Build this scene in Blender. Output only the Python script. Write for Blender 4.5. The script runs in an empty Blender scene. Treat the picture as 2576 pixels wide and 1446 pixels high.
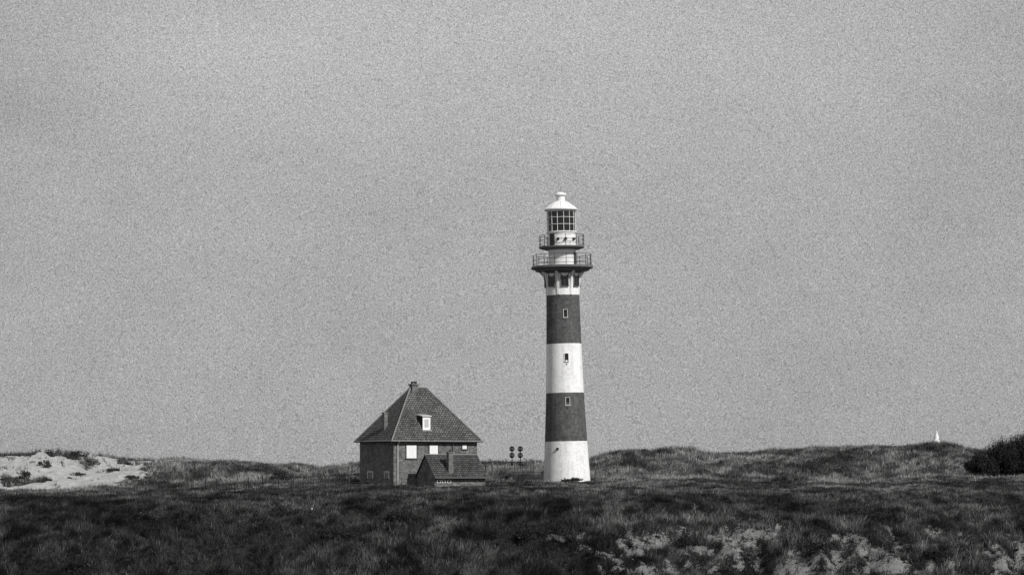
import bpy, math, random
import numpy as np
from mathutils import Matrix, Vector
random.seed(7); rng=np.random.default_rng(11)
S=bpy.context.scene; COL=S.collection
S.view_settings.view_transform='Standard'; S.view_settings.look='None'; S.view_settings.exposure=0
K=7370.0; HY=1185.0; ZC=10.0
def wx(px,Y): return (px-1288.0)*Y/K
# ------------------------------------------------------------------ noise
def _h(ix,iy,s):
    v=np.sin(ix*127.1+iy*311.7+s*74.7)*43758.5453
    return v-np.floor(v)
def vn(x,y,s=0):
    x=np.asarray(x,float); y=np.asarray(y,float)
    ix=np.floor(x); iy=np.floor(y); fx=x-ix; fy=y-iy
    fx=fx*fx*(3-2*fx); fy=fy*fy*(3-2*fy)
    return (_h(ix,iy,s)*(1-fx)+_h(ix+1,iy,s)*fx)*(1-fy)+(_h(ix,iy+1,s)*(1-fx)+_h(ix+1,iy+1,s)*fx)*fy
def fbm(x,y,s=0,o=4):
    a=0;w=.5;t=0
    for i in range(o):
        a=a+w*vn(x,y,s+i*3.1); t+=w; x=np.asarray(x)*2.03+5.2; y=np.asarray(y)*2.03+1.7; w*=.5
    return a/t
def sm(t):
    t=np.clip(t,0,1); return t*t*(3-2*t)
# ------------------------------------------------------------------ terrain
PY=[-200,0,120,180,215,224,229,233,238,244,250,256,262,272,290,300,330,400,600,4000]
PZ=[-11.5,-11.4,-11.2,-11.1,-10.9,-10.3,-9.4,-8.2,-6.4,-4.7,-3.55,-2.95,-2.55,-2.05,-1.4,-.95,-.7,-.7,-1.5,-3]
CPX=[-900,-300,0,100,170,270,350,420,520,620,700,745,790,850,900,1000,1200,1260,1370,1485,1530,1560,1640,1700,1740,1800,1900,2000,2150,2300,2350,2400,2450,2576,3300]
CPY=[1150,1152,1138,1142,1134,1145,1153,1149,1157,1160,1168,1162,1176,1168,1163,1165,1163,1160,1162,1152,1137,1129,1131,1124,1134,1139,1135,1128,1119,1118,1108,1116,1130,1125,1135]
def Yw(X,Y):
    # irregular lip of the bank
    k=sm((Y-205)/15)*(1-sm((Y-262)/12))
    return Y+k*((fbm(X/9,Y/14,211,3)-.5)*11+(fbm(X/2.3,Y/6,215,3)-.5)*5)
def H(X,Y):
    X=np.asarray(X,float); Y=np.asarray(Y,float)
    base=np.interp(Yw(X,Y),PY,PZ)
    base=base-0.95*sm((-14-X)/22)*sm((Y-262)/34)
    base=base-0.2*sm((X-12)/20)*sm((Y-262)/25)+.45*sm((X-36)/8)*sm((Y-275)/20)
    cy=np.interp(X*K/350+1288,CPX,CPY)
    crest=(HY-cy-8)*350/K
    off=(fbm(X/14,Y*0+3,21,3)-.5)*16
    t=sm((Y-306-off)/(348-306-off))
    h=base*(1-t)+crest*t
    tb=sm((Y-353)/60)
    h=h*(1-tb)+(np.interp(Y,[350,600,4000],[-.7,-1.5,-3]))*tb
    amp=np.interp(Y,[0,215,235,250,262,280,304,318,335,348,356,420,900],[.1,.3,1.2,.9,.5,.14,.12,1.2,1.9,.7,.3,.8,1.5])
    amp=amp*(1-.5*sm((X-8)/8)*sm((Y-306)/10)*(1-sm((Y-370)/40)))
    away=sm((np.abs(X+2)-15)/7)
    amp=amp+.85*away*sm((Y-262)/14)*(1-sm((Y-312)/14))*(1-.6*sm((X-34)/6))
    amp=amp+1.0*sm((-38-X)/5)*sm((Y-306)/8)*(1-sm((Y-338)/12))
    h=h+amp*(fbm(X/6,Y/8,1,4)-.5)
    am2=np.interp(Y,[150,215,232,250,262,280,310,322,346,360],[0,.2,1.2,.6,.3,.12,.12,.75,.6,.15])
    h=h+am2*(fbm(X/1.4,Y/2.8,5,3)-.5)
    return h+ZC
def Hs(x,y): return float(H(np.array([x]),np.array([y]))[0])
def py2Y(py):
    Ys=np.linspace(226,300,600); p=HY-np.interp(Ys,PY,PZ)*K/Ys
    return float(np.interp(-py,-p,Ys))
def onground(px,py,a=226,b=300):
    Ys=np.linspace(b,a,400); X=wx(px,Ys); p=HY-(H(X,Ys)-ZC)*K/Ys
    j=np.argmax(p>=py) if (p>=py).any() else len(Ys)-1
    return float(Ys[j])
PATCH=[(1440,1352,70,10),(1630,1360,65,24),(1880,1347,110,26),(1800,1394,90,18),(2215,1370,60,28),(2330,1337,35,10),(2520,1402,90,36),(2040,1404,80,16),(1950,1437,200,18),(2300,1430,130,20),(1650,1430,110,14),(2110,1347,40,14),(2440,1364,50,14),(1520,1402,45,12)]
def SAND(X,Y):
    X=np.asarray(X,float); Y=np.asarray(Y,float)
    n=fbm(X/3.0,Y/4.5,41,4); n2=fbm(X/.5,Y/.9,43,3); n4=fbm(X/.8,Y/2.2,48,3)
    left=sm((-40.6-X+(n-.5)*8)/2.0)*sm((Y-299-(X+58)*.35)/3)*(1-sm((Y-352)/3))
    left=left*sm((.70-fbm(X/2.4,Y/5.5,77,4))*9)*1.25
    sl=np.exp(-(((X+40.3)/1.8)**2+((Y-346)/3.)**2))*1.0
    m=np.maximum(left,sl)
    yw=Yw(X,Y)
    b=.46*sm((X-3)/7)*sm((245.0-yw)/4)
    for (px,py,rx,ry) in PATCH:
        Yc=py2Y(py); Xc=wx(px,Yc); sx=rx*Yc/K; sy=ry*.105
        g=np.exp(-.5*(((X-Xc)/sx)**2+((yw-Yc)/sy)**2))
        b=np.maximum(b,g)
    br=np.clip((b*1.0+(n-.5)*1.0+(n2-.5)*1.1+(n4-.5)*1.7-.40)*1.15,0,1)*np.clip(b*4,0,1)
    beach=sm((222-Y+(n-.5)*8)/6)
    return np.clip(np.maximum(np.maximum(m,br),beach),0,1.2)
# ------------------------------------------------------------------ materials
def nt(name):
    m=bpy.data.materials.new(name); m.use_nodes=True; t=m.node_tree
    return m,t,t.nodes['Principled BSDF']
def mth(t,op,a,b=None,clamp=False):
    n=t.nodes.new('ShaderNodeMath'); n.operation=op; n.use_clamp=clamp
    for i,v in enumerate((a,b)):
        if v is None: continue
        if isinstance(v,(int,float)): n.inputs[i].default_value=v
        else: t.links.new(v,n.inputs[i])
    return n.outputs[0]
def noise(t,vec,scale,detail=4,rough=.55):
    n=t.nodes.new('ShaderNodeTexNoise'); n.inputs['Scale'].default_value=scale
    n.inputs['Detail'].default_value=detail; n.inputs['Roughness'].default_value=rough
    if vec is not None: t.links.new(vec,n.inputs['Vector'])
    return n.outputs['Fac']
def mapping(t,vec,sc):
    n=t.nodes.new('ShaderNodeMapping'); n.inputs['Scale'].default_value=sc; t.links.new(vec,n.inputs['Vector']); return n.outputs[0]
def simple(name,v,rough=.8,amt=.35,sc=(3,3,3),amt2=.2,spec=.2,bump=.0,metal=0):
    m,t,b=nt(name)
    tc=t.nodes.new('ShaderNodeTexCoord').outputs['Object']
    n1=noise(t,mapping(t,tc,sc),1,5); n2=noise(t,tc,9,3)
    f=mth(t,'MULTIPLY',mth(t,'ADD',mth(t,'MULTIPLY',mth(t,'SUBTRACT',n1,.5),amt*2),1.0),v)
    f=mth(t,'MULTIPLY',mth(t,'ADD',mth(t,'MULTIPLY',mth(t,'SUBTRACT',n2,.5),amt2*2),1.0),f,True)
    t.links.new(f,b.inputs['Base Color'])
    b.inputs['Roughness'].default_value=rough; b.inputs['Specular IOR Level'].default_value=spec; b.inputs['Metallic'].default_value=metal
    return m
def brick(name,v1,v2,mo,bw,rh,msize=.012,off=.5,amt=.5,bump=.4,rough=.9,nsc=.9,fine=1.2,streak=0,fs=6):
    m,t,b=nt(name)
    uv=t.nodes.new('ShaderNodeTexCoord'); 
    br=t.nodes.new('ShaderNodeTexBrick'); br.offset=off
    br.inputs['Scale'].default_value=1; br.inputs['Brick Width'].default_value=bw; br.inputs['Row Height'].default_value=rh
    br.inputs['Mortar Size'].default_value=msize; br.inputs['Mortar Smooth'].default_value=.3
    br.inputs['Color1'].default_value=(v1,v1,v1,1); br.inputs['Color2'].default_value=(v2,v2,v2,1); br.inputs['Mortar'].default_value=(mo,mo,mo,1)
    t.links.new(uv.outputs['UV'],br.inputs['Vector'])
    n1=noise(t,uv.outputs['Object'],nsc,6,.65); n2=noise(t,uv.outputs['Object'],fs,4,.65)
    f=mth(t,'ADD',mth(t,'MULTIPLY',mth(t,'SUBTRACT',n1,.5),amt*2.4),1.0)
    f=mth(t,'MULTIPLY',f,mth(t,'ADD',mth(t,'MULTIPLY',mth(t,'SUBTRACT',n2,.5),amt*fine),1.0))
    if streak:
        n3=noise(t,mapping(t,uv.outputs['Object'],(2.6,2.6,.22)),1,4,.6)
        f=mth(t,'MULTIPLY',f,mth(t,'ADD',mth(t,'MULTIPLY',mth(t,'SUBTRACT',n3,.5),streak),1.0))
    f=mth(t,'MULTIPLY',f,br.outputs['Color'],True)
    f=mth(t,'MINIMUM',f,.88)
    t.links.new(f,b.inputs['Base Color']); b.inputs['Roughness'].default_value=rough; b.inputs['Specular IOR Level'].default_value=.15
    bp=t.nodes.new('ShaderNodeBump'); bp.inputs['Strength'].default_value=bump; bp.inputs['Distance'].default_value=.03; bp.invert=True
    t.links.new(br.outputs['Fac'],bp.inputs['Height']); t.links.new(bp.outputs[0],b.inputs['Normal'])
    return m
M={}
M['white']=brick('white_painted_masonry',.88,.76,.68,.24,.08,.008,amt=.20,bump=.2,nsc=.8,fine=3.2,streak=.6,fs=3.5)
M['dark']=brick('dark_painted_masonry',.105,.07,.13,.24,.08,.008,amt=.5,bump=.3,nsc=.9,fine=3.6,streak=.8,fs=3.5)
M['wpaint']=simple('white_paint',.78,.5,.14,(1,1,.5),.15,.3)
M['concrete']=simple('grey_concrete',.14,.85,.4,(2,2,6),.4)
M['rail']=simple('dark_rail_paint',.045,.6,.2)
M['glass']=simple('dark_glass',.01,.12,.2,spec=.6)
M['brickw']=brick('brown_brick',.19,.06,.21,.24,.085,.012,amt=.6,nsc=1.0,fine=3.2,fs=3.2)
M['tile']=brick('roof_tile',.17,.08,.02,.19,.27,.035,off=0,amt=.6,bump=1.0,nsc=.6,fine=3.0,fs=4.5)
M['tileb']=brick('outbuilding_roof_tile',.12,.055,.015,.19,.27,.035,off=0,amt=.6,bump=1.0,nsc=.7,fine=3.0,fs=4)
M['ridge']=simple('ridge_tile',.2,.8,.4)
M['board']=simple('white_board',.82,.7,.14,(2,2,2),.12)
M['lead']=simple('light_lead_roof',.5,.6,.2)
M['post']=simple('weathered_post',.10,.9,.3)
M['wood']=simple('grey_wood',.045,.9,.4)
M['steel']=simple('galvanised_rail',.12,.6,.3)
M['black']=simple('black_signal_paint',.02,.6,.2)
M['twig']=simple('bleached_twig',.26,.9,.2)
M['bark']=simple('dark_bark',.05,.9,.3)
def attr_mat(name,spec=.1):
    m,t,b=nt(name); a=t.nodes.new('ShaderNodeAttribute'); a.attribute_name='tone'
    t.links.new(a.outputs['Color'],b.inputs['Base Color']); b.inputs['Roughness'].default_value=.85; b.inputs['Specular IOR Level'].default_value=spec
    return m
M['grass']=attr_mat('dune_grass_blades'); M['leaf']=attr_mat('shrub_leaves')
def ground_mat():
    m,t,b=nt('dune_ground')
    tc=t.nodes.new('ShaderNodeTexCoord').outputs['Object']
    a=t.nodes.new('ShaderNodeAttribute'); a.attribute_name='sand'
    n1=noise(t,tc,.35,6,.6); n2=noise(t,tc,4.6,5,.78); n3=noise(t,tc,1.1,4); n5=noise(t,mapping(t,tc,(3.4,1.6,1.3)),1,5,.7)
    sp=t.nodes.new('ShaderNodeSeparateXYZ'); t.links.new(tc,sp.inputs[0])
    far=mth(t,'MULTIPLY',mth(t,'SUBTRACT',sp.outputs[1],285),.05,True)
    f=mth(t,'ADD',a.outputs['Fac'],mth(t,'MULTIPLY',mth(t,'SUBTRACT',n2,.5),2.6))
    f=mth(t,'ADD',f,mth(t,'MULTIPLY',mth(t,'SUBTRACT',n5,.5),1.5))
    f=mth(t,'ADD',mth(t,'MULTIPLY',mth(t,'SUBTRACT',f,.5),3.5),.5,True)
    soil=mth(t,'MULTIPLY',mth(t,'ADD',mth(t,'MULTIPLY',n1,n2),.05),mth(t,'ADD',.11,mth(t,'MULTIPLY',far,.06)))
    sand=mth(t,'MULTIPLY',mth(t,'ADD',mth(t,'MULTIPLY',mth(t,'SUBTRACT',n3,.5),1.0),mth(t,'ADD',mth(t,'MULTIPLY',mth(t,'SUBTRACT',n2,.5),1.6),1.0)),.27)
    # paler sand on the far dune
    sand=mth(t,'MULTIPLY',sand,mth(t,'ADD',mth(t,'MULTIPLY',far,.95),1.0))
    mx=t.nodes.new('ShaderNodeMix'); mx.data_type='FLOAT'
    t.links.new(f,mx.inputs[0]); t.links.new(soil,mx.inputs[2]); t.links.new(sand,mx.inputs[3])
    t.links.new(mx.outputs[0],b.inputs['Base Color']); b.inputs['Roughness'].default_value=.95; b.inputs['Specular IOR Level'].default_value=.05
    bp=t.nodes.new('ShaderNodeBump'); bp.inputs['Strength'].default_value=1.0; bp.inputs['Distance'].default_value=.35
    t.links.new(n2,bp.inputs['Height']); t.links.new(bp.outputs[0],b.inputs['Normal'])
    return m
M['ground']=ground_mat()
# ------------------------------------------------------------------ mesh helper
class MB:
    def __init__(s): s.v=[]; s.f=[]; s.m=[]; s.M=Matrix.Identity(4)
    def add(s,vs,fs,mi=0):
        o=len(s.v); s.v+=[tuple(s.M@Vector(p)) for p in vs]
        for f in fs: s.f.append(tuple(i+o for i in f)); s.m.append(mi)
    def box(s,x0,x1,y0,y1,z0,z1,mi=0):
        s.add([(x0,y0,z0),(x1,y0,z0),(x1,y1,z0),(x0,y1,z0),(x0,y0,z1),(x1,y0,z1),(x1,y1,z1),(x0,y1,z1)],
              [(0,3,2,1),(4,5,6,7),(0,1,5,4),(1,2,6,5),(2,3,7,6),(3,0,4,7)],mi)
    def tube(s,p,q,r,r2=None,n=6,mi=0):
        p=Vector(p);q=Vector(q); r2=r if r2 is None else r2
        d=(q-p).normalized(); a=d.orthogonal().normalized(); b=d.cross(a)
        vs=[];
        for c,rr in ((p,r),(q,r2)):
            for i in range(n):
                t=2*math.pi*i/n; vs.append(c+a*math.cos(t)*rr+b*math.sin(t)*rr)
        fs=[(i,(i+1)%n,n+(i+1)%n,n+i) for i in range(n)]+[tuple(range(n))[::-1],tuple(range(n,2*n))]
        s.add(vs,fs,mi)
    def path(s,pts,r,n=5,mi=0):
        for a,b in zip(pts[:-1],pts[1:]): s.tube(a,b,r,n=n,mi=mi)
    def lathe(s,prof,n=64,mis=None,cap=True):
        vs=[];fs=[];
        for r,z in prof:
            for i in range(n):
                t=2*math.pi*i/n; vs.append((r*math.sin(t),-r*math.cos(t),z))
        o=len(s.v)
        for k in range(len(prof)-1):
            for i in range(n):
                j=(i+1)%n
                s.f.append((o+k*n+i,o+k*n+j,o+(k+1)*n+j,o+(k+1)*n+i)); s.m.append(mis[k] if mis else 0)
        if cap:
            s.f.append(tuple(o+i for i in range(n))[::-1]); s.m.append(mis[0] if mis else 0)
            s.f.append(tuple(o+(len(prof)-1)*n+i for i in range(n))); s.m.append(mis[-1] if mis else 0)
        s.v+=[tuple(s.M@Vector(p)) for p in vs]
    def ring(s,R,z,r,n=48):
        pts=[(R*math.sin(2*math.pi*i/n),-R*math.cos(2*math.pi*i/n),z) for i in range(n+1)]
        s.path(pts,r,n=5)
    def prism(s,poly,axis_fn,mi=0):
        a=[axis_fn(p,0) for p in poly]; b=[axis_fn(p,1) for p in poly]; n=len(poly)
        s.add(a+b,[tuple(range(n))[::-1],tuple(range(n,2*n))]+[(i,(i+1)%n,n+(i+1)%n,n+i) for i in range(n)],mi)
    def build(s,name,mats,parent=None,smooth=False,cyl=False):
        me=bpy.data.meshes.new(name); me.from_pydata(s.v,[],s.f)
        if not isinstance(mats,(list,tuple)): mats=[mats]
        for m in mats: me.materials.append(m)
        me.polygons.foreach_set('material_index',s.m)
        me.update()
        uv=me.uv_layers.new(name='UVMap').data
        up=Vector((0,0,1))
        for p in me.polygons:
            n=p.normal
            t=up.cross(n)
            t=Vector((1,0,0)) if t.length<.05 else t.normalized()
            b=n.cross(t)
            for li in p.loop_indices:
                co=me.vertices[me.loops[li].vertex_index].co
                if cyl:
                    an=math.atan2(co.x,-co.y); an0=math.atan2(p.center.x,-p.center.y)
                    if an-an0>math.pi: an-=2*math.pi
                    if an0-an>math.pi: an+=2*math.pi
                    uv[li].uv=(an*1.9,co.z)
                else: uv[li].uv=(co.dot(t),co.dot(b))
        o=bpy.data.objects.new(name,me); COL.objects.link(o); o.parent=parent
        if smooth:
            me.polygons.foreach_set('use_smooth',[True]*len(me.polygons))
            try: me.set_sharp_from_angle(angle=math.radians(30))
            except Exception: pass
        return o
def tag(o,label,cat,group=None,kind=None):
    if label: o['label']=label
    if cat: o['category']=cat
    if group: o['group']=group
    if kind: o['kind']=kind
    return o
def empty(name,loc,rz=0,label=None,cat=None,group=None):
    o=bpy.data.objects.new(name,None); COL.objects.link(o); o.location=loc; o.rotation_euler=(0,0,rz); o.empty_display_size=.5
    return tag(o,label,cat,group)
def fast_mesh(name,V,F,mat,tone=None,attr='tone'):
    me=bpy.data.meshes.new(name); k=F.shape[1]
    me.vertices.add(len(V)); me.vertices.foreach_set('co',V.astype(np.float32).ravel())
    me.loops.add(F.size); me.loops.foreach_set('vertex_index',F.astype(np.int32).ravel())
    me.polygons.add(len(F)); me.polygons.foreach_set('loop_start',(np.arange(len(F))*k).astype(np.int32))
    try: me.polygons.foreach_set('loop_total',np.full(len(F),k,np.int32))
    except Exception: pass
    me.update(calc_edges=True)
    if tone is not None:
        if attr=='tone':
            a=me.attributes.new('tone','FLOAT_COLOR','POINT')
            c=np.ones((len(V),4),np.float32); c[:,:3]=tone[:,None]; a.data.foreach_set('color',c.ravel())
        else:
            a=me.attributes.new(attr,'FLOAT','POINT'); a.data.foreach_set('value',tone.astype(np.float32))
    me.materials.append(mat)
    o=bpy.data.objects.new(name,me); COL.objects.link(o); return o
# ------------------------------------------------------------------ ground sheet
rows=np.concatenate([np.linspace(-150,205,25),np.arange(207,226,.7),np.arange(226,264,.17),np.arange(264,304,.7),np.arange(304,362,.45),np.linspace(363,430,50),np.geomspace(435,4000,40)])
us=np.linspace(-.3,.3,1000)
YY,UU=np.meshgrid(rows,us,indexing='ij'); XX=UU*(YY.clip(0)+120)
ZZ=H(XX,YY); SS=SAND(XX,YY)
nr,nc=YY.shape; idx=np.arange(nr*nc).reshape(nr,nc)
F=np.stack([idx[:-1,:-1].ravel(),idx[:-1,1:].ravel(),idx[1:,1:].ravel(),idx[1:,:-1].ravel()],1)
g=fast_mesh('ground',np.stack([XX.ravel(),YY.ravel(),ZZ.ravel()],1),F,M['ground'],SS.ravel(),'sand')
g.data.polygons.foreach_set('use_smooth',[True]*len(g.data.polygons)); g['kind']='structure'
# ------------------------------------------------------------------ grass
TH=math.radians(29); HY0=290.0; HC=(wx(990,HY0),HY0)
def footprint(X,Y):
    lh=((X-5.62)**2+(Y-300)**2)<2.5**2
    c,s=math.cos(TH),math.sin(TH); dx=X-HC[0]; dy=Y-HC[1]
    lx=dx*c+dy*s; ly=-dx*s+dy*c
    hs=(lx>-.2)&(lx<9.6)&(ly>-.1)&(ly<7.8)
    an=(lx>2.0)&(lx<8.3)&(ly>-4.7)&(ly<0)
    return lh|hs|an
def grass(name,n,ysample,umax,blades,hfun,tfun,wid,lean=.35,keep_sand=.03,sig=.5):
    Y=ysample(n); X=rng.uniform(-umax,umax,n)*Y
    sand=SAND(X,Y)
    ok=(rng.random(n)>np.clip(sand*1.5,0,1-keep_sand))&~footprint(X,Y)
    ok&=rng.random(n)<np.clip(.35+1.6*(fbm(X/1.1,Y/1.6,91,2)-.25),.25,1)
    X=X[ok];Y=Y[ok]; n=len(X)
    hh=hfun(X,Y)*rng.uniform(.6,1.25,n); tt=tfun(X,Y)
    X=np.repeat(X,blades)+rng.normal(0,.11,n*blades); Y=np.repeat(Y,blades)+rng.normal(0,.11,n*blades)
    hh=np.repeat(hh,blades)*rng.uniform(.5,1.1,n*blades); tt=np.repeat(tt,blades)*np.exp(rng.normal(0,sig,n*blades)-sig*sig*.4)
    Z=H(X,Y)-.04; N=len(X)
    a=rng.uniform(0,2*np.pi,N); w=wid*rng.uniform(.6,1.4,N)
    lx=rng.normal(.12,lean,N)*hh; ly=rng.normal(0,lean,N)*hh
    V=np.empty((N,3,3)); dx=np.cos(a)*w/2; dy=np.sin(a)*w/2
    V[:,0]=np.stack([X-dx,Y-dy,Z],1); V[:,1]=np.stack([X+dx,Y+dy,Z],1); V[:,2]=np.stack([X+lx,Y+ly,Z+hh],1)
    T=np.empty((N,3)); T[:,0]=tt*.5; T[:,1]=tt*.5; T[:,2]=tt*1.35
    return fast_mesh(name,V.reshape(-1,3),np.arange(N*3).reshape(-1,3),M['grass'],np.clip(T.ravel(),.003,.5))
def h_near(X,Y): return np.interp(Y,[225,240,255,270,285,300],[.6,.58,.45,.35,.24,.27])*(.45+1.2*fbm(X/2.0,Y/3,61,3))
PALE=[(330,1330,60,5,1.2),(1110,1330,45,10,1.0),(1180,1395,40,14,1.2),(1700,1300,120,6,.8),(2250,1285,150,6,.8),(1500,1325,80,6,.8),(1350,1425,60,10,.8)]
def t_near(X,Y):
    b=np.interp(Y,[228,240,250,262,272,282,292,305],[.030,.027,.028,.040,.052,.070,.085,.10])
    f=fbm(X/4,Y/7,31,4); f2=fbm(X/.9,Y/1.4,37,3)
    v=b*(.35+1.5*sm((f-.25)*2))*(.3+1.7*sm((f2-.3)*2.5))
    yw=Yw(X,Y)
    for (px,py,rx,ry,am) in PALE:
        Yc=py2Y(py); Xc=wx(px,Yc); gg=np.exp(-.5*(((X-Xc)/(rx*Yc/K))**2+((yw-Yc)/(ry*.12+.3))**2))
        v=v*(1+am*gg)
    return v*(1+.75*sm((X-2)/16)*sm((254-Y)/8))*(1-.2*sm((-14-X)/14)*sm((256-Y)/8))
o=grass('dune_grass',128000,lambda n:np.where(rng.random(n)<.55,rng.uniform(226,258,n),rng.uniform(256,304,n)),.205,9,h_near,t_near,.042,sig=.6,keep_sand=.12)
tag(o,'dark coarse grass covering the slope in front of the house and lighthouse','grass',None,'stuff')
def h_far(X,Y): return .52*(.3+1.4*fbm(X/2.2,Y/4,63,3))
def t_far(X,Y):
    f=fbm(X/4,Y/7,33,4); f2=fbm(X/1.2,Y/2.4,35,3)
    return .135*(.3+1.4*sm((f-.25)*2))*(.4+1.3*sm((f2-.3)*2.5))
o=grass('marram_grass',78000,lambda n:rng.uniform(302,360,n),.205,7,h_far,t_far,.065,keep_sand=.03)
tag(o,'paler tufted marram grass covering the dune ridge along the skyline','grass',None,'stuff')
def scrub(name,n,ysample,size,tone,leaf,per,label,sandkeep):
    Y=ysample(n); X=rng.uniform(-.205,.205,n)*Y; sd=SAND(X,Y)
    f=fbm(X/3.5,Y/4.5,301,3); ok=(rng.random(n)<sm((f-.33)*4))&(rng.random(n)>sd*sandkeep)&~footprint(X,Y)
    X=X[ok];Y=Y[ok];n=len(X); R=size*np.exp(rng.normal(0,.4,n)); Z=H(X,Y); tn=tone*np.exp(rng.normal(0,.4,n))
    d=rng.normal(size=(n,per,3)); d/=np.linalg.norm(d,axis=2,keepdims=True); d[:,:,2]=np.abs(d[:,:,2])
    lump=.75+.5*vn(d[:,:,0]*3+X[:,None],d[:,:,2]*3+Y[:,None],8)
    r=(rng.uniform(.6,1.05,(n,per))*lump)[:,:,None]
    P=d*r*np.stack([R,R*.9,R*.62],1)[:,None,:]+np.stack([X,Y,Z-.05],1)[:,None,:]
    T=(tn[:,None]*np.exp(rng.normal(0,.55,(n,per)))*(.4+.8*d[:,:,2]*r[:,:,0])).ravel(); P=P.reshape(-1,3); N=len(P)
    u=rng.normal(size=(N,3)); u/=np.linalg.norm(u,axis=1)[:,None]; w=rng.normal(size=(N,3)); w-=u*(u*w).sum(1)[:,None]; w/=np.linalg.norm(w,axis=1)[:,None]
    L=leaf*rng.uniform(.6,1.4,N)[:,None]
    V=np.stack([P-u*L,P+w*L*.45,P+u*L,P-w*L*.45],1).reshape(-1,3)
    o=fast_mesh(name,V,np.arange(N*4).reshape(-1,4),M['leaf'],np.repeat(np.clip(T,.003,.3),4)); tag(o,label,'scrub',None,'stuff')
scrub('bank_scrub',3000,lambda n:rng.uniform(228,262,n),.42,.026,.055,120,'dense low dark scrub carpeting the bank at the bottom of the view',.8)
scrub('ridge_scrub',1200,lambda n:rng.uniform(296,350,n),.42,.05,.075,80,'dark scrub speckling the far dune ridge',.8)
# ------------------------------------------------------------------ lighthouse
b0=10-18/(K/300)
LB=empty('lighthouse',(5.62,300,b0),0,'tall round lighthouse with broad dark and white bands, two railed galleries and a glazed lantern','lighthouse')
LB.rotation_euler=(0,math.radians(-1.27),0)
m=MB()
m.lathe([(2.43,-.8),(2.38,.1),(2.27,2),(2.175,3.8),(2.05,6.2),(1.935,8.75),(1.86,11.2),(1.80,13.76),(1.74,16.2),(1.69,18.72)],72,[0,0,0,1,1,0,0,1,1])
m.build('shaft',[M['white'],M['dark']],LB,True,True)
m=MB(); m.lathe([(1.70,18.72),(1.71,19.3),(1.76,20.3),(1.86,21.0)],64)
m.build('watch_room',M['white'],LB,True,True)
def azM(phi): return Matrix.Rotation(phi,4,'Z')
for k in range(8):
    ph=math.radians(6+22.5+45*k); r=MB(); r.M=azM(ph)
    prof=[(1.6,18.75),(1.75,18.75),(1.80,19.4),(1.90,20.2),(2.02,20.7),(2.45,21.12),(1.6,21.12)]
    r.prism(prof,lambda p,e:((-.11 if e==0 else .11),-p[0],p[1])); r.build('bracket',M['white'],LB)
for k in range(8):
    ph=math.radians(6+45*k); f=MB(); f.M=azM(ph); R=1.80
    f.box(-.41,-.37,-R-.04,-R+.2,19.62,21.0); f.box(.37,.41,-R-.04,-R+.2,19.62,21.0); f.box(-.37,.37,-R-.04,-R+.2,20.96,21.0)
    f.box(-.43,.43,-R-.07,-R+.2,19.56,19.617)
    w=f.build('window',M['concrete'],LB)
    p=MB(); p.M=azM(ph); p.box(-.367,.367,-R+.0,-R+.15,19.625,20.955); p.build('pane',M['glass'],w)
    p=MB(); p.M=azM(ph); p.box(-.012,.012,-R-.02,-R-.003,19.64,20.94); p.build('glazing_bar',M['concrete'],w)
def shaft_r(z): return float(np.interp(z,[0,3.8,8.75,13.76,18.72],[2.4,2.175,1.935,1.80,1.69]))
for z in (7.85,12.33,16.8):
    R=shaft_r(z)+.01; ph=math.radians(6.5); f=MB(); f.M=azM(ph)
    f.box(-.235,-.19,-R-.04,-R+.2,z-.4,z+.4); f.box(.19,.225,-R-.03,-R+.2,z-.4,z+.4); f.box(-.235,.225,-R-.03,-R+.2,z+.403,z+.43)
    w=f.build('window',M['wpaint'],LB)
    p=MB(); p.M=azM(ph); p.box(-.187,.187,-R+.01,-R+.18,z-.397,z+.4); p.build('pane',M['glass'],w)
    p=MB(); p.M=azM(ph); p.box(-.26,.26,-R-.1,-R+.2,z-.45,z-.403); p.build('sill',M['wpaint'],w)
    p=MB(); p.M=azM(ph); p.box(-.04,.04,-R-.1,-R+.1,z-.72,z-.62); p.build('wall_bolt',M['rail'],LB)
m=MB(); m.lathe([(1.84,20.93),(2.1,21.05),(2.74,21.22),(2.78,21.38),(3.12,21.44),(3.17,21.5),(3.17,21.68),(3.1,21.71),(1.3,21.72)],72)
m.build('lower_gallery',M['concrete'],LB,True)
def railing(R,z0,z1,n,name):
    rr=empty(name,(0,0,0)); rr.parent=LB
    for z in (z1,z0+(z1-z0)*.58,z0+(z1-z0)*.2):
        r=MB(); r.ring(R,z,.024); r.build('rail',M['rail'],rr)
    for k in range(n):
        ph=2*math.pi*(k+.3)/n; x,y=R*math.sin(ph),-R*math.cos(ph)
        q=MB(); q.tube((x,y,z0-.05),(x,y,z1+.01),.03,n=6); q.build('post',M['rail'],rr)
railing(3.0,21.72,22.86,16,'lower_railing')
m=MB(); m.lathe([(1.37,21.7),(1.37,23.15),(1.45,23.3),(1.62,23.38)],56); m.build('service_drum',M['white'],LB,True,True)
m=MB(); m.lathe([(1.5,23.33),(2.0,23.46),(2.28,23.55),(2.34,23.58),(2.34,23.72),(1.3,23.74)],64); m.build('upper_gallery',M['concrete'],LB,True)
railing(2.3,23.73,24.87,12,'upper_railing')
d=MB(); d.M=azM(math.radians(75)); d.box(-.34,.34,-1.42,-1.2,21.75,23.1); d.build('door',M['rail'],LB)
m=MB(); m.lathe([(1.45,23.7),(1.45,25.1),(1.55,25.14),(1.55,25.24),(1.40,25.26)],56); m.build('lantern_base',M['white'],LB,True,True)
d=MB(); d.M=azM(math.radians(-42)); d.box(-.3,.3,-1.51,-1.2,23.8,25.0); d.build('door',M['rail'],LB)  # open door; the shadow there is put into its dark colour
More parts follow.
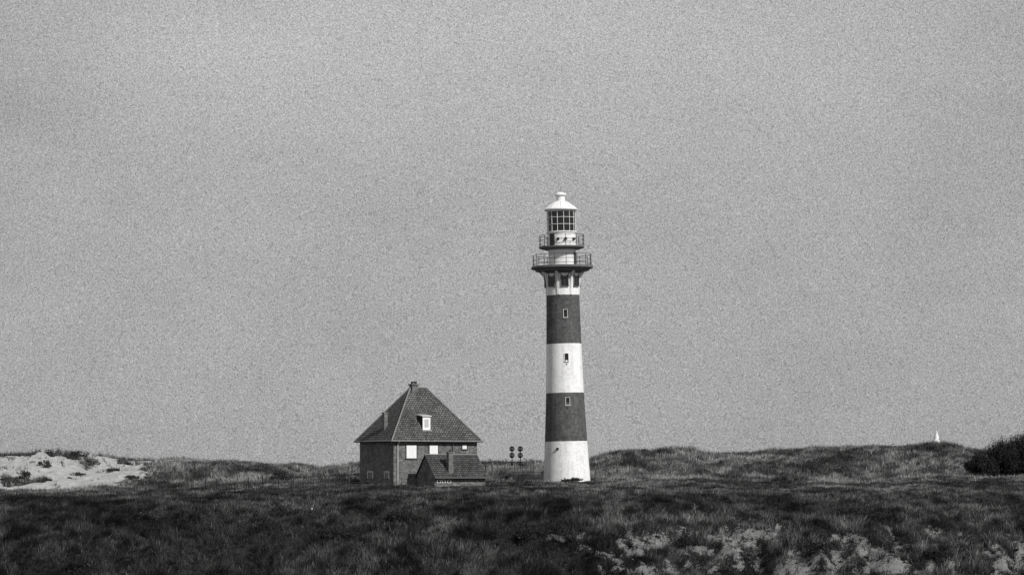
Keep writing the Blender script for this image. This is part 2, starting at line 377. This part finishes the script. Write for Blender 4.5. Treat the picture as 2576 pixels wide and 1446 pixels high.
for a in (-14,14,52):
    v=MB(); v.M=azM(math.radians(a)); v.tube((0,-1.40,24.45),(0,-1.56,24.45),.12,n=12); v.tube((0,-1.56,24.45),(0,-1.66,24.40),.10,.16,n=12); v.build('ventilator',M['rail'],LB)
m=MB(); m.lathe([(1.40,25.25),(1.40,27.38)],56); m.build('lantern_glass',M['glass'],LB,True)
R=1.44
for k in range(14):
    ph=2*math.pi*(k+.35)/14; x,y=R*math.sin(ph),-R*math.cos(ph); m=MB(); m.tube((x,y,25.2),(x,y,27.42),.03,n=5); m.build('glazing_bar',M['wpaint'],LB)
for z,rr in ((25.95,.025),(26.66,.025),(27.3,.05)):
    m=MB(); m.ring(R,z,rr,56); m.build('glazing_ring',M['wpaint'],LB)
m=MB(); m.lathe([(1.42,27.34),(1.66,27.4),(1.70,27.46),(1.70,27.54),(1.6,27.62),(1.1,27.98),(.55,28.32),(.5,28.36)],56); cap=m.build('lantern_roof',M['wpaint'],LB,True)
m=MB(); m.lathe([(.47,28.3),(.45,28.45),(.43,28.9),(.62,28.98),(.62,29.06),(.5,29.16),(.22,29.28),(.03,29.32)],32); v=m.build('roof_vent',M['wpaint'],cap,True)
m=MB(); m.tube((0,0,29.3),(0,0,29.85),.03,.015); m.build('lightning_rod',M['steel'],cap)
for k in range(10):
    ph=2*math.pi*k/10; x,y=math.sin(ph),-math.cos(ph); m=MB(); m.path([(x*1.6,y*1.6,27.66),(x*1.1,y*1.1,28.01),(x*.56,y*.56,28.36)],.025); m.build('roof_rib',M['wpaint'],cap)
m=MB(); m.M=azM(math.radians(-24)); m.tube((0,-2.15,3.05),(0,-2.36,3.05),.13,n=12); m.build('wall_lamp',M['rail'],LB)
# ------------------------------------------------------------------ house
ez=ZC+(HY-1108)*HY0/K; gz=-1.9+ZC
HB=empty('house',(HC[0],HC[1],0),TH,'brick house with steep tiled hipped roof, white boarded windows and a small dormer','house')
W,D,OV,RH=9.4,7.6,.40,5.40
m=MB(); m.box(0,W,0,D,gz-1,ez-.05); m.build('wall',M['brickw'],HB)
m=MB(); hr=(D+2*OV)/2
A=[(-OV,-OV,ez),(W+OV,-OV,ez),(W+OV,D+OV,ez),(-OV,D+OV,ez)]; r1=(-OV+hr,D/2,ez+RH); r2=(W+OV-hr,D/2,ez+RH)
m.add(A+[r1,r2],[(0,1,5,4),(1,2,5),(2,3,4,5),(3,0,4)]); roof=m.build('roof',M['tile'],HB)
m=MB(); m.box(-OV,W+OV,-OV,D+OV,ez-.12,ez-.004); m.build('soffit',M['wood'],HB)
for a,b_ in ((A[0],r1),(A[1],r2),(A[2],r2),(A[3],r1),(r1,r2)): m=MB(); m.tube(a,b_,.08,n=8); m.build('ridge_tiles',M['ridge'],roof)
g0=OV+.06
for a,b_ in (((-g0,-g0),(W+g0,-g0)),((W+g0,-g0),(W+g0,D+g0)),((-g0,D+g0),(-g0,-g0))): m=MB(); m.tube((*a,ez-.03),(*b_,ez-.03),.065,n=8); m.build('gutter',M['ridge'],HB)
for x in (.42,6.6):
    m=MB(); m.path([(x,-g0,ez-.08),(x,-.09,ez-.4),(x,-.09,gz-.5)],.055,n=8); m.build('drainpipe',M['lead'] if x<1 else M['steel'],HB)
def house_window(x0,x1,z0,z1,par,y=0):
    f=MB(); t=.08
    f.box(x0-t,x0,y-.06,y+.05,z0,z1); f.box(x1,x1+t,y-.06,y+.05,z0,z1); f.box(x0-t,x1+t,y-.06,y+.05,z1+.002,z1+t)
    w=f.build('window',M['wood'],par)
    p=MB(); n=3; dx=(x1-x0)/n
    for i in range(n): p.box(x0+i*dx+.004,x0+(i+1)*dx-.004,y-.04,y+.03,z0+.004,z1-.004)
    p.build('shutter_board',M['board'],w)
    p=MB(); p.box(x0-.14,x1+.14,y-.12,y+.05,z0-.09,z0-.003); p.build('sill',M['concrete'],w)
    return w
house_window(1.42,2.54,ez-1.72,ez-.42,HB)
house_window(4.0,4.94,ez-1.72,ez-.42,HB)
house_window(7.7,8.2,ez-.78,ez-.36,HB)
for (y0,y1) in ((1.0,1.9),(4.6,5.7)):
    f=MB(); za,zb2=ez-3.75,ez-3.1
    f.box(-.06,.05,y0-.07,y0,za,zb2); f.box(-.06,.05,y1,y1+.07,za,zb2); f.box(-.06,.05,y0-.07,y1+.07,zb2+.002,zb2+.07)
    w=f.build('window',M['board'],HB); p=MB(); p.box(-.03,.03,y0+.002,y1-.002,za,zb2-.002); p.build('pane',M['glass'],w)
m=MB(); cx,cy=4.2,D/2
m.box(cx-.34,cx+.34,cy-.32,cy+.32,ez+RH-.9,ez+RH+.25); m.box(cx-.44,cx+.44,cy-.42,cy+.42,ez+RH+.253,ez+RH+.38)
ch=m.build('chimney',M['brickw'],roof)
for dx in (-.18,.18):
    p=MB(); p.M=Matrix.Translation((cx+dx,cy,ez+RH+.37)); p.lathe([(.17,0),(.14,.08),(.14,.2),(.17,.25)],12)
    p.build('chimney_pot',M['wood'],roof)
m=MB(); m.box(.42,.80,2.9,3.3,ez+1.0,ez+2.75); m.box(.37,.85,2.85,3.35,ez+2.753,ez+2.87); m.build('chimney',M['brickw'],roof)
dr=MB(); x0,x1,yf,yb,zb1,zt=3.5,4.34,.52,1.75,ez+1.1,ez+2.42
dr.box(x0,x1,yf,yb,zb1,zt); dd=dr.build('dormer',M['wood'],roof)
p=MB(); p.add([(x0-.12,yf-.15,zt+.003),(x1+.12,yf-.15,zt+.003),(x1+.12,yb+.3,zt+.2),(x0-.12,yb+.3,zt+.2),(x0-.12,yf-.15,zt+.1),(x1+.12,yf-.15,zt+.1),(x1+.12,yb+.3,zt+.3),(x0-.12,yb+.3,zt+.3)],[(0,3,2,1),(4,5,6,7),(0,1,5,4),(1,2,6,5),(2,3,7,6),(3,0,4,7)]); p.build('dormer_roof',M['lead'],dd)
p=MB(); p.box(x0-.01,x1+.01,yf-.05,yf-.003,zb1-.02,zt); p.build('dormer_front',M['board'],dd)
p=MB(); p.box(x0+.2,x1-.2,yf-.08,yf-.053,zb1+.3,zt-.25); p.build('pane',M['lead'],dd)
p=MB(); p.box(x0-.1,x1+.1,yf-.22,yf-.053,zb1-.1,zb1-.023); p.build('dormer_sill',M['lead'],dd)
p=MB(); p.box(W-1.1,W-.8,2.2,2.5,ez+1.6,ez+2.35); p.box(W-1.15,W-.75,2.15,2.55,ez+2.353,ez+2.42); p.build('roof_vent',M['board'],roof)
# ------------------------------------------------------------------ outbuilding
OB=empty('outbuilding',(HC[0],HC[1],0),TH,'low brick outbuilding with tiled gable roof and one chimney in front of the house','outbuilding')
xa,xb,ya,yb2=2.22,8.15,-4.38,-.32; ze=ZC+(HY-1198)*287/K; zr=ze+2.14; ymid=(ya+yb2)/2
m=MB(); m.prism([(ya+.12,gz-1.4),(ya+.12,ze-.05),(ymid,zr-.14),(yb2-.12,ze-.05),(yb2-.12,gz-1.4)],lambda p,e:((xa+.12 if e else xb-.12),p[0],p[1]))
m.build('wall',M['brickw'],OB)
m=MB()
def slab(y0,z0,y1,z1,t=.09):
    m.add([(xa,y0,z0),(xb,y0,z0),(xb,y1,z1),(xa,y1,z1),(xa,y0,z0-t),(xb,y0,z0-t),(xb,y1,z1-t),(xa,y1,z1-t)],[(0,1,2,3),(7,6,5,4),(0,4,5,1),(1,5,6,2),(2,6,7,3),(3,7,4,0)])
slab(ya-.2,ze-.1,ymid,zr); slab(yb2,ze-.0,ymid,zr)
orf=m.build('roof',M['tileb'],OB)
m=MB(); m.tube((xa,ymid,zr+.02),(xb,ymid,zr+.02),.07,n=8); m.build('ridge_tiles',M['ridge'],orf)
m=MB(); m.tube((xa,ya-.27,ze-.14),(xb,ya-.27,ze-.14),.06,n=8); m.build('gutter',M['steel'],OB)
m=MB(); cxx=4.25; m.box(cxx-.26,cxx+.26,-4.15,-3.7,ze-.2,ze+2.3); m.box(cxx-.31,cxx+.31,-4.2,-3.65,ze+2.303,ze+2.42); oc=m.build('chimney',M['brickw'],orf)
m=MB(); m.M=Matrix.Translation((cxx,-3.92,ze+2.42)); m.lathe([(.12,0),(.10,.22)],10); m.build('chimney_pot',M['wood'],orf)
for i,x in enumerate((2.6,3.15,3.75)):
    w=MB(); w.box(x,x+.42,ya+.06,ya+.13,ze-.62,ze-.3); ww=w.build('window',M['board'],OB)
    w=MB(); w.box(x+.07,x+.35,ya+.045,ya+.057,ze-.57,ze-.35); w.build('pane',M['glass'],ww)
# ------------------------------------------------------------------ signals
def signal(px,Y,label):
    x=wx(px,Y); zt=ZC+(HY-1122)*Y/K; z0=Hs(x,Y)-.3
    e=empty('signal_post',(x,Y,0),math.radians(-6),label,'signal','pair of signal posts')
    m=MB(); m.tube((0,0,z0),(0,0,zt-.1),.05,n=8); m.build('post',M['black'],e)
    for zz in (zt-.28,zt-.98):
        d=MB(); d.tube((0,-.06,zz),(0,-.12,zz),.31,n=8); dd=d.build('signal_disc',M['black'],e)
        for sx in (-.15,.15):
            h=MB(); h.tube((sx,-.12,zz),(sx,-.34,zz),.11,.13,n=10); h.build('lamp_hood',M['post'],dd)
    c=MB(); c.box(-.32,.32,-.05,.05,zt-1.75,zt-1.66); c.build('bracket',M['black'],e)
    c=MB(); c.box(-.14,.14,-.12,.1,zt-2.1,zt-1.8); c.build('control_box',M['black'],e)
    for sx in (-.28,.28):
        c=MB(); c.tube((sx,0,z0),(sx*.9,0,zt-1.66),.03,n=5); c.build('strut',M['black'],e)
signal(1288,318,'left of two black posts with stacked round signal discs beside the lighthouse')
signal(1309,319,'right of two black posts with stacked round signal discs, nearer the lighthouse')
# ------------------------------------------------------------------ fences
def bent_fence(pts,h,label,wires=(.3,.7,1.05),r=.04,bend=-1):
    x0,y0=pts[0]; e=empty('perimeter_fence',(x0,y0,Hs(x0,y0)),0,label,'fence')
    base=[(x-x0,y-y0,Hs(x,y)-Hs(x0,y0)) for x,y in pts]; first=None
    for (x,y,z) in base:
        if first is None:
            m=MB(); m.path([(0,0,-.3),(0,0,h*.8),(bend*.06,0,h*.9),(bend*.2,0,h*.98),(bend*.34,0,h)],r,n=5); o=m.build('fence_post',M['post'],e); first=o
        else:
            o=first.copy(); COL.objects.link(o); o.parent=e
        o.location=(x,y,z); o.rotation_euler=(random.uniform(-.04,.04),random.uniform(-.05,.05),random.uniform(-.3,.3)); o.scale=(1,1,random.uniform(.85,1.12))
    m=MB()
    for wz in wires: m.path([(x,y-.05,z+wz) for x,y,z in base],.008,n=3)
    m.build('fence_wire',M['steel'],e); return e
bent_fence([(wx(px,Y),Y) for px,Y in ((1222,309),(1238,311),(1252,312),(1276,313),(1323,312),(1344,311))],2.2,'short run of bent-topped posts between the house and the lighthouse',r=.05)
pts=[]
for i in range(27): 
    px=1500+i*27+random.uniform(-4,4); Y=304+i*.25; pts.append((wx(px,Y),Y))
bent_fence(pts,1.5,'long fence of thin bent-topped posts on the grass right of the lighthouse',r=.035)
pts=[]
for i in range(7):
    px=1640+i*95+random.uniform(-15,15); Y=322+i*.3; pts.append((wx(px,Y),Y))
bent_fence(pts,1.3,'sparse further row of thin posts below the dune ridge on the right',r=.03)
def wire_fence(pxs,Y,h,label):
    x0=wx(pxs[0],Y); z0=Hs(x0,Y); e=empty('wire_fence',(x0,Y,z0),0,label,'fence')
    L=[]
    for px in pxs:
        x=wx(px,Y); z=Hs(x,Y)-z0; hh=h*random.uniform(.85,1.2); m=MB(); m.tube((x-x0,0,z-.3),(x-x0+random.uniform(-.05,.05),0,z+hh),.05,.045,n=6); m.build('fence_post',M['black'],e); L.append((x-x0,0,z))
    m=MB()
    for wz in (.35,.65,.9): m.path([(a,0,c+wz) for a,b,c in L],.010,n=3)
    m.build('fence_wire',M['wood'],e)
wire_fence([365,408,450,482,517,545,590,625,660,700,733],285,1.3,'low post and wire fence on the grass left of the house')
Y=284; x0=wx(738,Y); e=empty('paling_fence',(x0,Y,Hs(x0,Y)),0,'weathered wooden paling fence with uneven stakes left of the house','fence')
x=x0; pk=None; xe=wx(880,Y); zr0=Hs(x0,Y); rail=[]
while x<xe:
    z=Hs(x,Y)-zr0
    if pk is None:
        m=MB(); m.box(-.03,.03,-.012,.012,-.2,.9); m.add([(-.03,-.012,.9),(.03,-.012,.9),(.03,.012,.9),(-.03,.012,.9),(0,0,1.0)],[(0,1,4),(1,2,4),(2,3,4),(3,0,4)]); o=m.build('picket',M['wood'],e); pk=o
    else: o=pk.copy(); COL.objects.link(o); o.parent=e
    o.location=(x-x0,0,z); o.rotation_euler=(0,random.uniform(-.14,.14),0); o.scale=(1,1,random.uniform(.8,1.25)); rail.append((x-x0,.03,z)); x+=random.uniform(.09,.2)
m=MB()
for wz in (.25,.62): m.path([(a,b,c+wz) for a,b,c in rail[::4]],.014,n=4)
m.build('fence_wire',M['wood'],e)
for px in (738,806,878):
    m=MB(); xx=wx(px,Y)-x0; z=Hs(xx+x0,Y)-zr0; m.tube((xx,.05,z-.3),(xx,.05,z+1.3),.07,n=7); m.build('fence_post',M['wood'],e)
Y=285; x0=wx(885,Y); z0=Hs(x0,Y); e=empty('rail_fence',(x0,Y,z0),0,'low rail fence along the foot of the brick house','fence')
L=[]
for px in (885,915,948,980,1010,1040):
    xx=wx(px,Y)-x0; z=Hs(xx+x0,Y)-z0; m=MB(); m.tube((xx,0,z-.2),(xx,0,z+.55),.035,n=6); m.build('fence_post',M['wood'],e); L.append((xx,0,z))
m=MB()
for wz in (.5,.3): m.path([(a,b,c+wz) for a,b,c in L],.018,n=5)
m.build('rail',M['wood'],e)
Y=298; x0=wx(1293,Y); z0=Hs(x0,Y); e=empty('field_gate',(x0,Y,z0),0,'low tubular metal gate just left of the lighthouse foot','gate')
wd=wx(1362,Y)-x0
for xx in (0,wd*.5,wd): m=MB(); m.tube((xx,0,-.3),(xx,0,1.05),.05,n=6); m.build('gate_post',M['wood'],e)
for zz in (.97,.7,.42,.2): m=MB(); m.tube((0,0,zz),(wd,0,zz),.028,n=6); m.build('rail',M['wood'],e)
# ------------------------------------------------------------------ marker, beacon
Y=onground(785,1296); x=wx(785,Y); z=Hs(x,Y); e=empty('marker_post',(x,Y,z),0,'tiny pale-topped marker post alone in the dark foreground grass','post')
m=MB(); m.box(-.04,.04,-.04,.04,-.3,.55); m.build('post',M['wood'],e); m=MB(); m.box(-.05,.05,-.05,.05,.552,.72); m.build('post_cap',M['lead'],e)
Ys=np.linspace(335,362,60); hh=(H(wx(2356,Ys),Ys)-ZC)/Ys; Y=float(Ys[int(np.argmax(hh))])
x=wx(2356,Y); z=Hs(x,Y); zt=1.45
e=empty('beacon',(x,Y,z),0,'tiny white conical beacon on the crest of the right dune ridge','beacon')
m=MB(); m.lathe([(.34,-.3),(.30,zt*.4),(.18,zt*.74),(.11,zt*.76),(.11,zt*.93),(.01,zt)],16); m.build('beacon_cone',M['wpaint'],e); m=MB(); m.lathe([(.42,-.3),(.42,.35),(.35,.4)],16); m.build('beacon_base',M['wpaint'],e)
# ------------------------------------------------------------------ shrubs
def shrub(name,px,Y,wpx,hpx,label,cat='shrub',group=None,n=2500,leaf=.11,tone=.03,sink=.2,top=None,fill=False):
    x=wx(px,Y); z=Hs(x,Y); Wd=wpx*Y/K/2; Ht=hpx*Y/K
    if top is not None: Ht=ZC+(HY-top)*Y/K-z
    e=empty(name,(x,Y,z),0,label,cat,group)
    k=max(7,int(n/(260 if fill else 140))); C=[];
    for i in range(k):
        a=rng.uniform(0,2*np.pi); rr=math.sqrt(rng.random())*.8
        hm=math.sqrt(max(0,1-rr*rr)) if fill else .82*(1-.45*rr)
        hz=rng.uniform(.1,.86)*hm if fill else rng.uniform(.12,1)*hm
        C.append((math.cos(a)*rr*Wd,math.sin(a)*rr*Wd*.8,hz*Ht,rng.uniform(.16,.28)))
    per=n//k; P=[];T=[]
    for (a,b_,c,r) in C:
        d=rng.normal(size=(per,3)); d/=np.linalg.norm(d,axis=1)[:,None]; rad=rng.uniform(.45,1.1,per)[:,None]
        q=d*rad*np.array([max(Wd,Ht*.5)*r*1.2,max(Wd,Ht*.5)*r*1.2,Ht*r*.95])+np.array([a,b_,c]); P.append(q)
        T.append(tone*rng.uniform(.5,1.5)*np.exp(rng.normal(0,.5,per)))
    ns=max(12,n//60); a=rng.uniform(0,2*np.pi,ns); rr=rng.uniform(0,.85,ns); 
    for i in range(ns):
        bx,by=math.cos(a[i])*rr[i]*Wd,math.sin(a[i])*rr[i]*Wd*.8; tp=Ht*(1.0-.5*rr[i]**2)*rng.uniform(.85,1.08); s=np.linspace(.55,1,10)[:,None]
        q=np.array([bx,by,0])+s*np.array([bx*.15+rng.normal(0,.08),by*.1,tp])+rng.normal(0,leaf*.7,(10,3))*(1.3-s); P.append(q); T.append(np.full(10,tone*rng.uniform(.7,1.6)))
    P=np.concatenate(P); T=np.concatenate(T); P[:,2]=np.maximum(P[:,2],-sink); N=len(P)
    u=rng.normal(size=(N,3)); u/=np.linalg.norm(u,axis=1)[:,None]; w=rng.normal(size=(N,3)); w-=u*(u*w).sum(1)[:,None]; w/=np.linalg.norm(w,axis=1)[:,None]
    L=leaf*rng.uniform(.6,1.4,N)[:,None]
    V=np.stack([P-u*L,P+w*L*.4,P+u*L,P-w*L*.4],1).reshape(-1,3)
    o=fast_mesh('foliage',V,np.arange(N*4).reshape(-1,4),M['leaf'],np.repeat(np.clip(T,.004,.3),4)); o.parent=e
    for i in range(5):
        c=C[i%len(C)]; m=MB(); m.path([(c[0]*.1,c[1]*.1,-.25),(c[0]*.5,c[1]*.5,c[2]*.5),(c[0],c[1],c[2])],.02+.006*Ht); m.build('stem',M['bark'],e)
    return e
bg='dark bushes at the right edge'
shrub('bush',2466,309,90,0,'lowest of the dark bushes at the right edge, sloping down to the grass','bush',bg,12000,.085,.026,top=1138,fill=True)
shrub('bush',2520,310,110,0,'middle dark leafy bush at the right edge of the view','bush',bg,18000,.085,.024,top=1102,fill=True)
shrub('bush',2590,311,150,0,'tallest dark bush, cut off by the right edge of the view','bush',bg,24000,.085,.024,top=1084,fill=True)
sg='shrubs on the pale sand dune'
for px,py,w,h,l in ((58,1196,44,14,'small dark shrub low on the pale sand face near the left edge'),(112,1172,36,16,'dark shrub high on the pale sand face, left of the hollow'),
  (215,1172,90,26,'wide dark shrub hanging below the dune crest on the sand'),(198,1197,36,11,'round dark shrub in the middle of the pale sand'),
  (288,1192,60,18,'dark shrub on the right side of the pale sand'),(330,1205,44,12,'low scrub at the lower right tip of the pale sand'),
  (20,1212,50,12,'low dark scrub at the foot of the sand by the left edge'),(190,1150,80,18,'small scrub on the crest above the pale sand')):
    shrub('dune_shrub',px,onground(px,py,300,349),w,h,l,'shrub',sg,1200,.075,.045)
fg='low shrubs in the dark foreground grass'
for px,py,w,h,l in ((1010,1312,110,36,'dark rounded shrub in the foreground grass below the house'),(490,1266,80,20,'low dark shrub in the grass left of the marker post'),
  (1440,1212,60,12,'low scrub against the lighthouse foot'),(700,1205,70,26,'shrub on the low dune behind the paling fence'),
  (1330,1350,90,30,'dark shrub at the left end of the bare sandy bank'),(1720,1375,90,38,'dark shrub between two pale patches of the sandy bank'),
  (2060,1385,110,42,'large dark shrub in the middle of the sandy bank'),(2370,1405,100,44,'dark shrub on the sandy bank toward the right'),(2140,1300,120,22,'wide low shrub above the sandy bank on the right'),
  (840,1352,110,30,'low dark scrub in the foreground left of centre')):
    Yv=onground(px,py) if py>1215 else 322
    if px==1440: Yv=296.8
    shrub('low_shrub',px,Yv,w,h,l,'shrub',fg,2200,.07,.026)
def branch(px,py,L,label,lean):
    Y=onground(px,py)-.3; x=wx(px,Y); z=Hs(x,Y)+.2; e=empty('dead_branch',(x,Y,z),0,label,'branch')
    m=MB()
    def rec(p,d,l,r,k):
        q=p+d*l; m.tube(p,q,r,r*.65,n=4)
        if k==0: return
        for i in range(3): rec(p+d*l*random.uniform(.5,1),(d+Vector((random.uniform(-.7,.7),random.uniform(-.4,.4),random.uniform(-.2,.6)))).normalized(),l*.65,r*.65,k-1)
    rec(Vector((0,0,-.25)),Vector((lean,-.3,.5)).normalized(),L,.03,3); m.build('twig',M['twig'],e)
branch(1755,1400,.9,'pale dead branch lying left across the sandy bank',-1.2)
branch(1790,1412,1.0,'pale dead branch sprawling right on the sandy bank',1.3)
branch(1735,1290,.6,'small bare twig above the sandy bank',.4)
branch(2080,1385,.7,'bare pale branch beside the large dark shrub',-.3)
# ------------------------------------------------------------------ light
az,el=math.radians(44),math.radians(39)
d=Vector((math.sin(az)*math.cos(el),-math.cos(az)*math.cos(el),math.sin(el)))
L=bpy.data.lights.new('sun','SUN'); L.energy=3.8; L.angle=math.radians(.5); L.color=(1,.99,.975)
lo=bpy.data.objects.new('sun',L); COL.objects.link(lo); lo.rotation_euler=d.to_track_quat('Z','Y').to_euler(); lo.location=(0,0,60)
wd_=bpy.data.worlds.new('World'); S.world=wd_; wd_.use_nodes=True; t=wd_.node_tree; bgN=t.nodes['Background']
sky=t.nodes.new('ShaderNodeTexSky'); sky.sky_type='NISHITA'; sky.sun_disc=False; sky.sun_elevation=el; sky.sun_rotation=math.pi-az
bw=t.nodes.new('ShaderNodeRGBToBW'); t.links.new(sky.outputs[0],bw.inputs[0])
tc=t.nodes.new('ShaderNodeTexCoord').outputs['Generated']
c1=noise(t,mapping(t,tc,(9,9,15)),1,4,.5); c2=noise(t,mapping(t,tc,(26,26,40)),1,4,.55); gr=noise(t,tc,2300,2,.75)
sep=t.nodes.new('ShaderNodeSeparateXYZ'); t.links.new(tc,sep.inputs[0])
def cloud(px,py,sx,sy,amp,tilt=0):
    a=mth(t,'SUBTRACT',sep.outputs[0],(px-1288)/K); b=mth(t,'SUBTRACT',sep.outputs[2],(HY-py)/K)
    b=mth(t,'ADD',b,mth(t,'MULTIPLY',a,tilt))
    a=mth(t,'MULTIPLY',a,K/sx); b=mth(t,'MULTIPLY',b,K/sy)
    r=mth(t,'ADD',mth(t,'MULTIPLY',a,a),mth(t,'MULTIPLY',b,b))
    return mth(t,'MULTIPLY',mth(t,'EXPONENT',mth(t,'MULTIPLY',r,-.5)),amp)
cl=mth(t,'ADD',mth(t,'MULTIPLY',mth(t,'SUBTRACT',c1,.5),.24),mth(t,'MULTIPLY',mth(t,'SUBTRACT',c2,.5),.20))
for a in ((750,120,480,170,.22,0),(1750,60,800,200,.15,0),(500,390,520,90,-.04,.15),(-50,250,260,500,-.08,0),(2650,500,350,600,-.06,0),(2200,150,300,120,.06,0)): cl=mth(t,'ADD',cl,cloud(*a))
cl=mth(t,'ADD',cl,1.0)
v=mth(t,'ADD',mth(t,'MULTIPLY',bw.outputs[0],.12),3.3)
v=mth(t,'MULTIPLY',v,cl)
v=mth(t,'MULTIPLY',v,mth(t,'ADD',mth(t,'MULTIPLY',mth(t,'SUBTRACT',gr,.5),2.4),1.0))
t.links.new(v,bgN.inputs['Color']); bgN.inputs['Strength'].default_value=.1
# ------------------------------------------------------------------ camera
cam=bpy.data.cameras.new('camera'); co=bpy.data.objects.new('camera',cam); COL.objects.link(co)
co.location=(0,0,ZC); co.rotation_euler=(math.pi/2,0,0); cam.sensor_width=36; cam.lens=K*36/2576; cam.shift_y=(HY-723)/2576; cam.clip_end=8000; cam.clip_start=1
S.camera=co
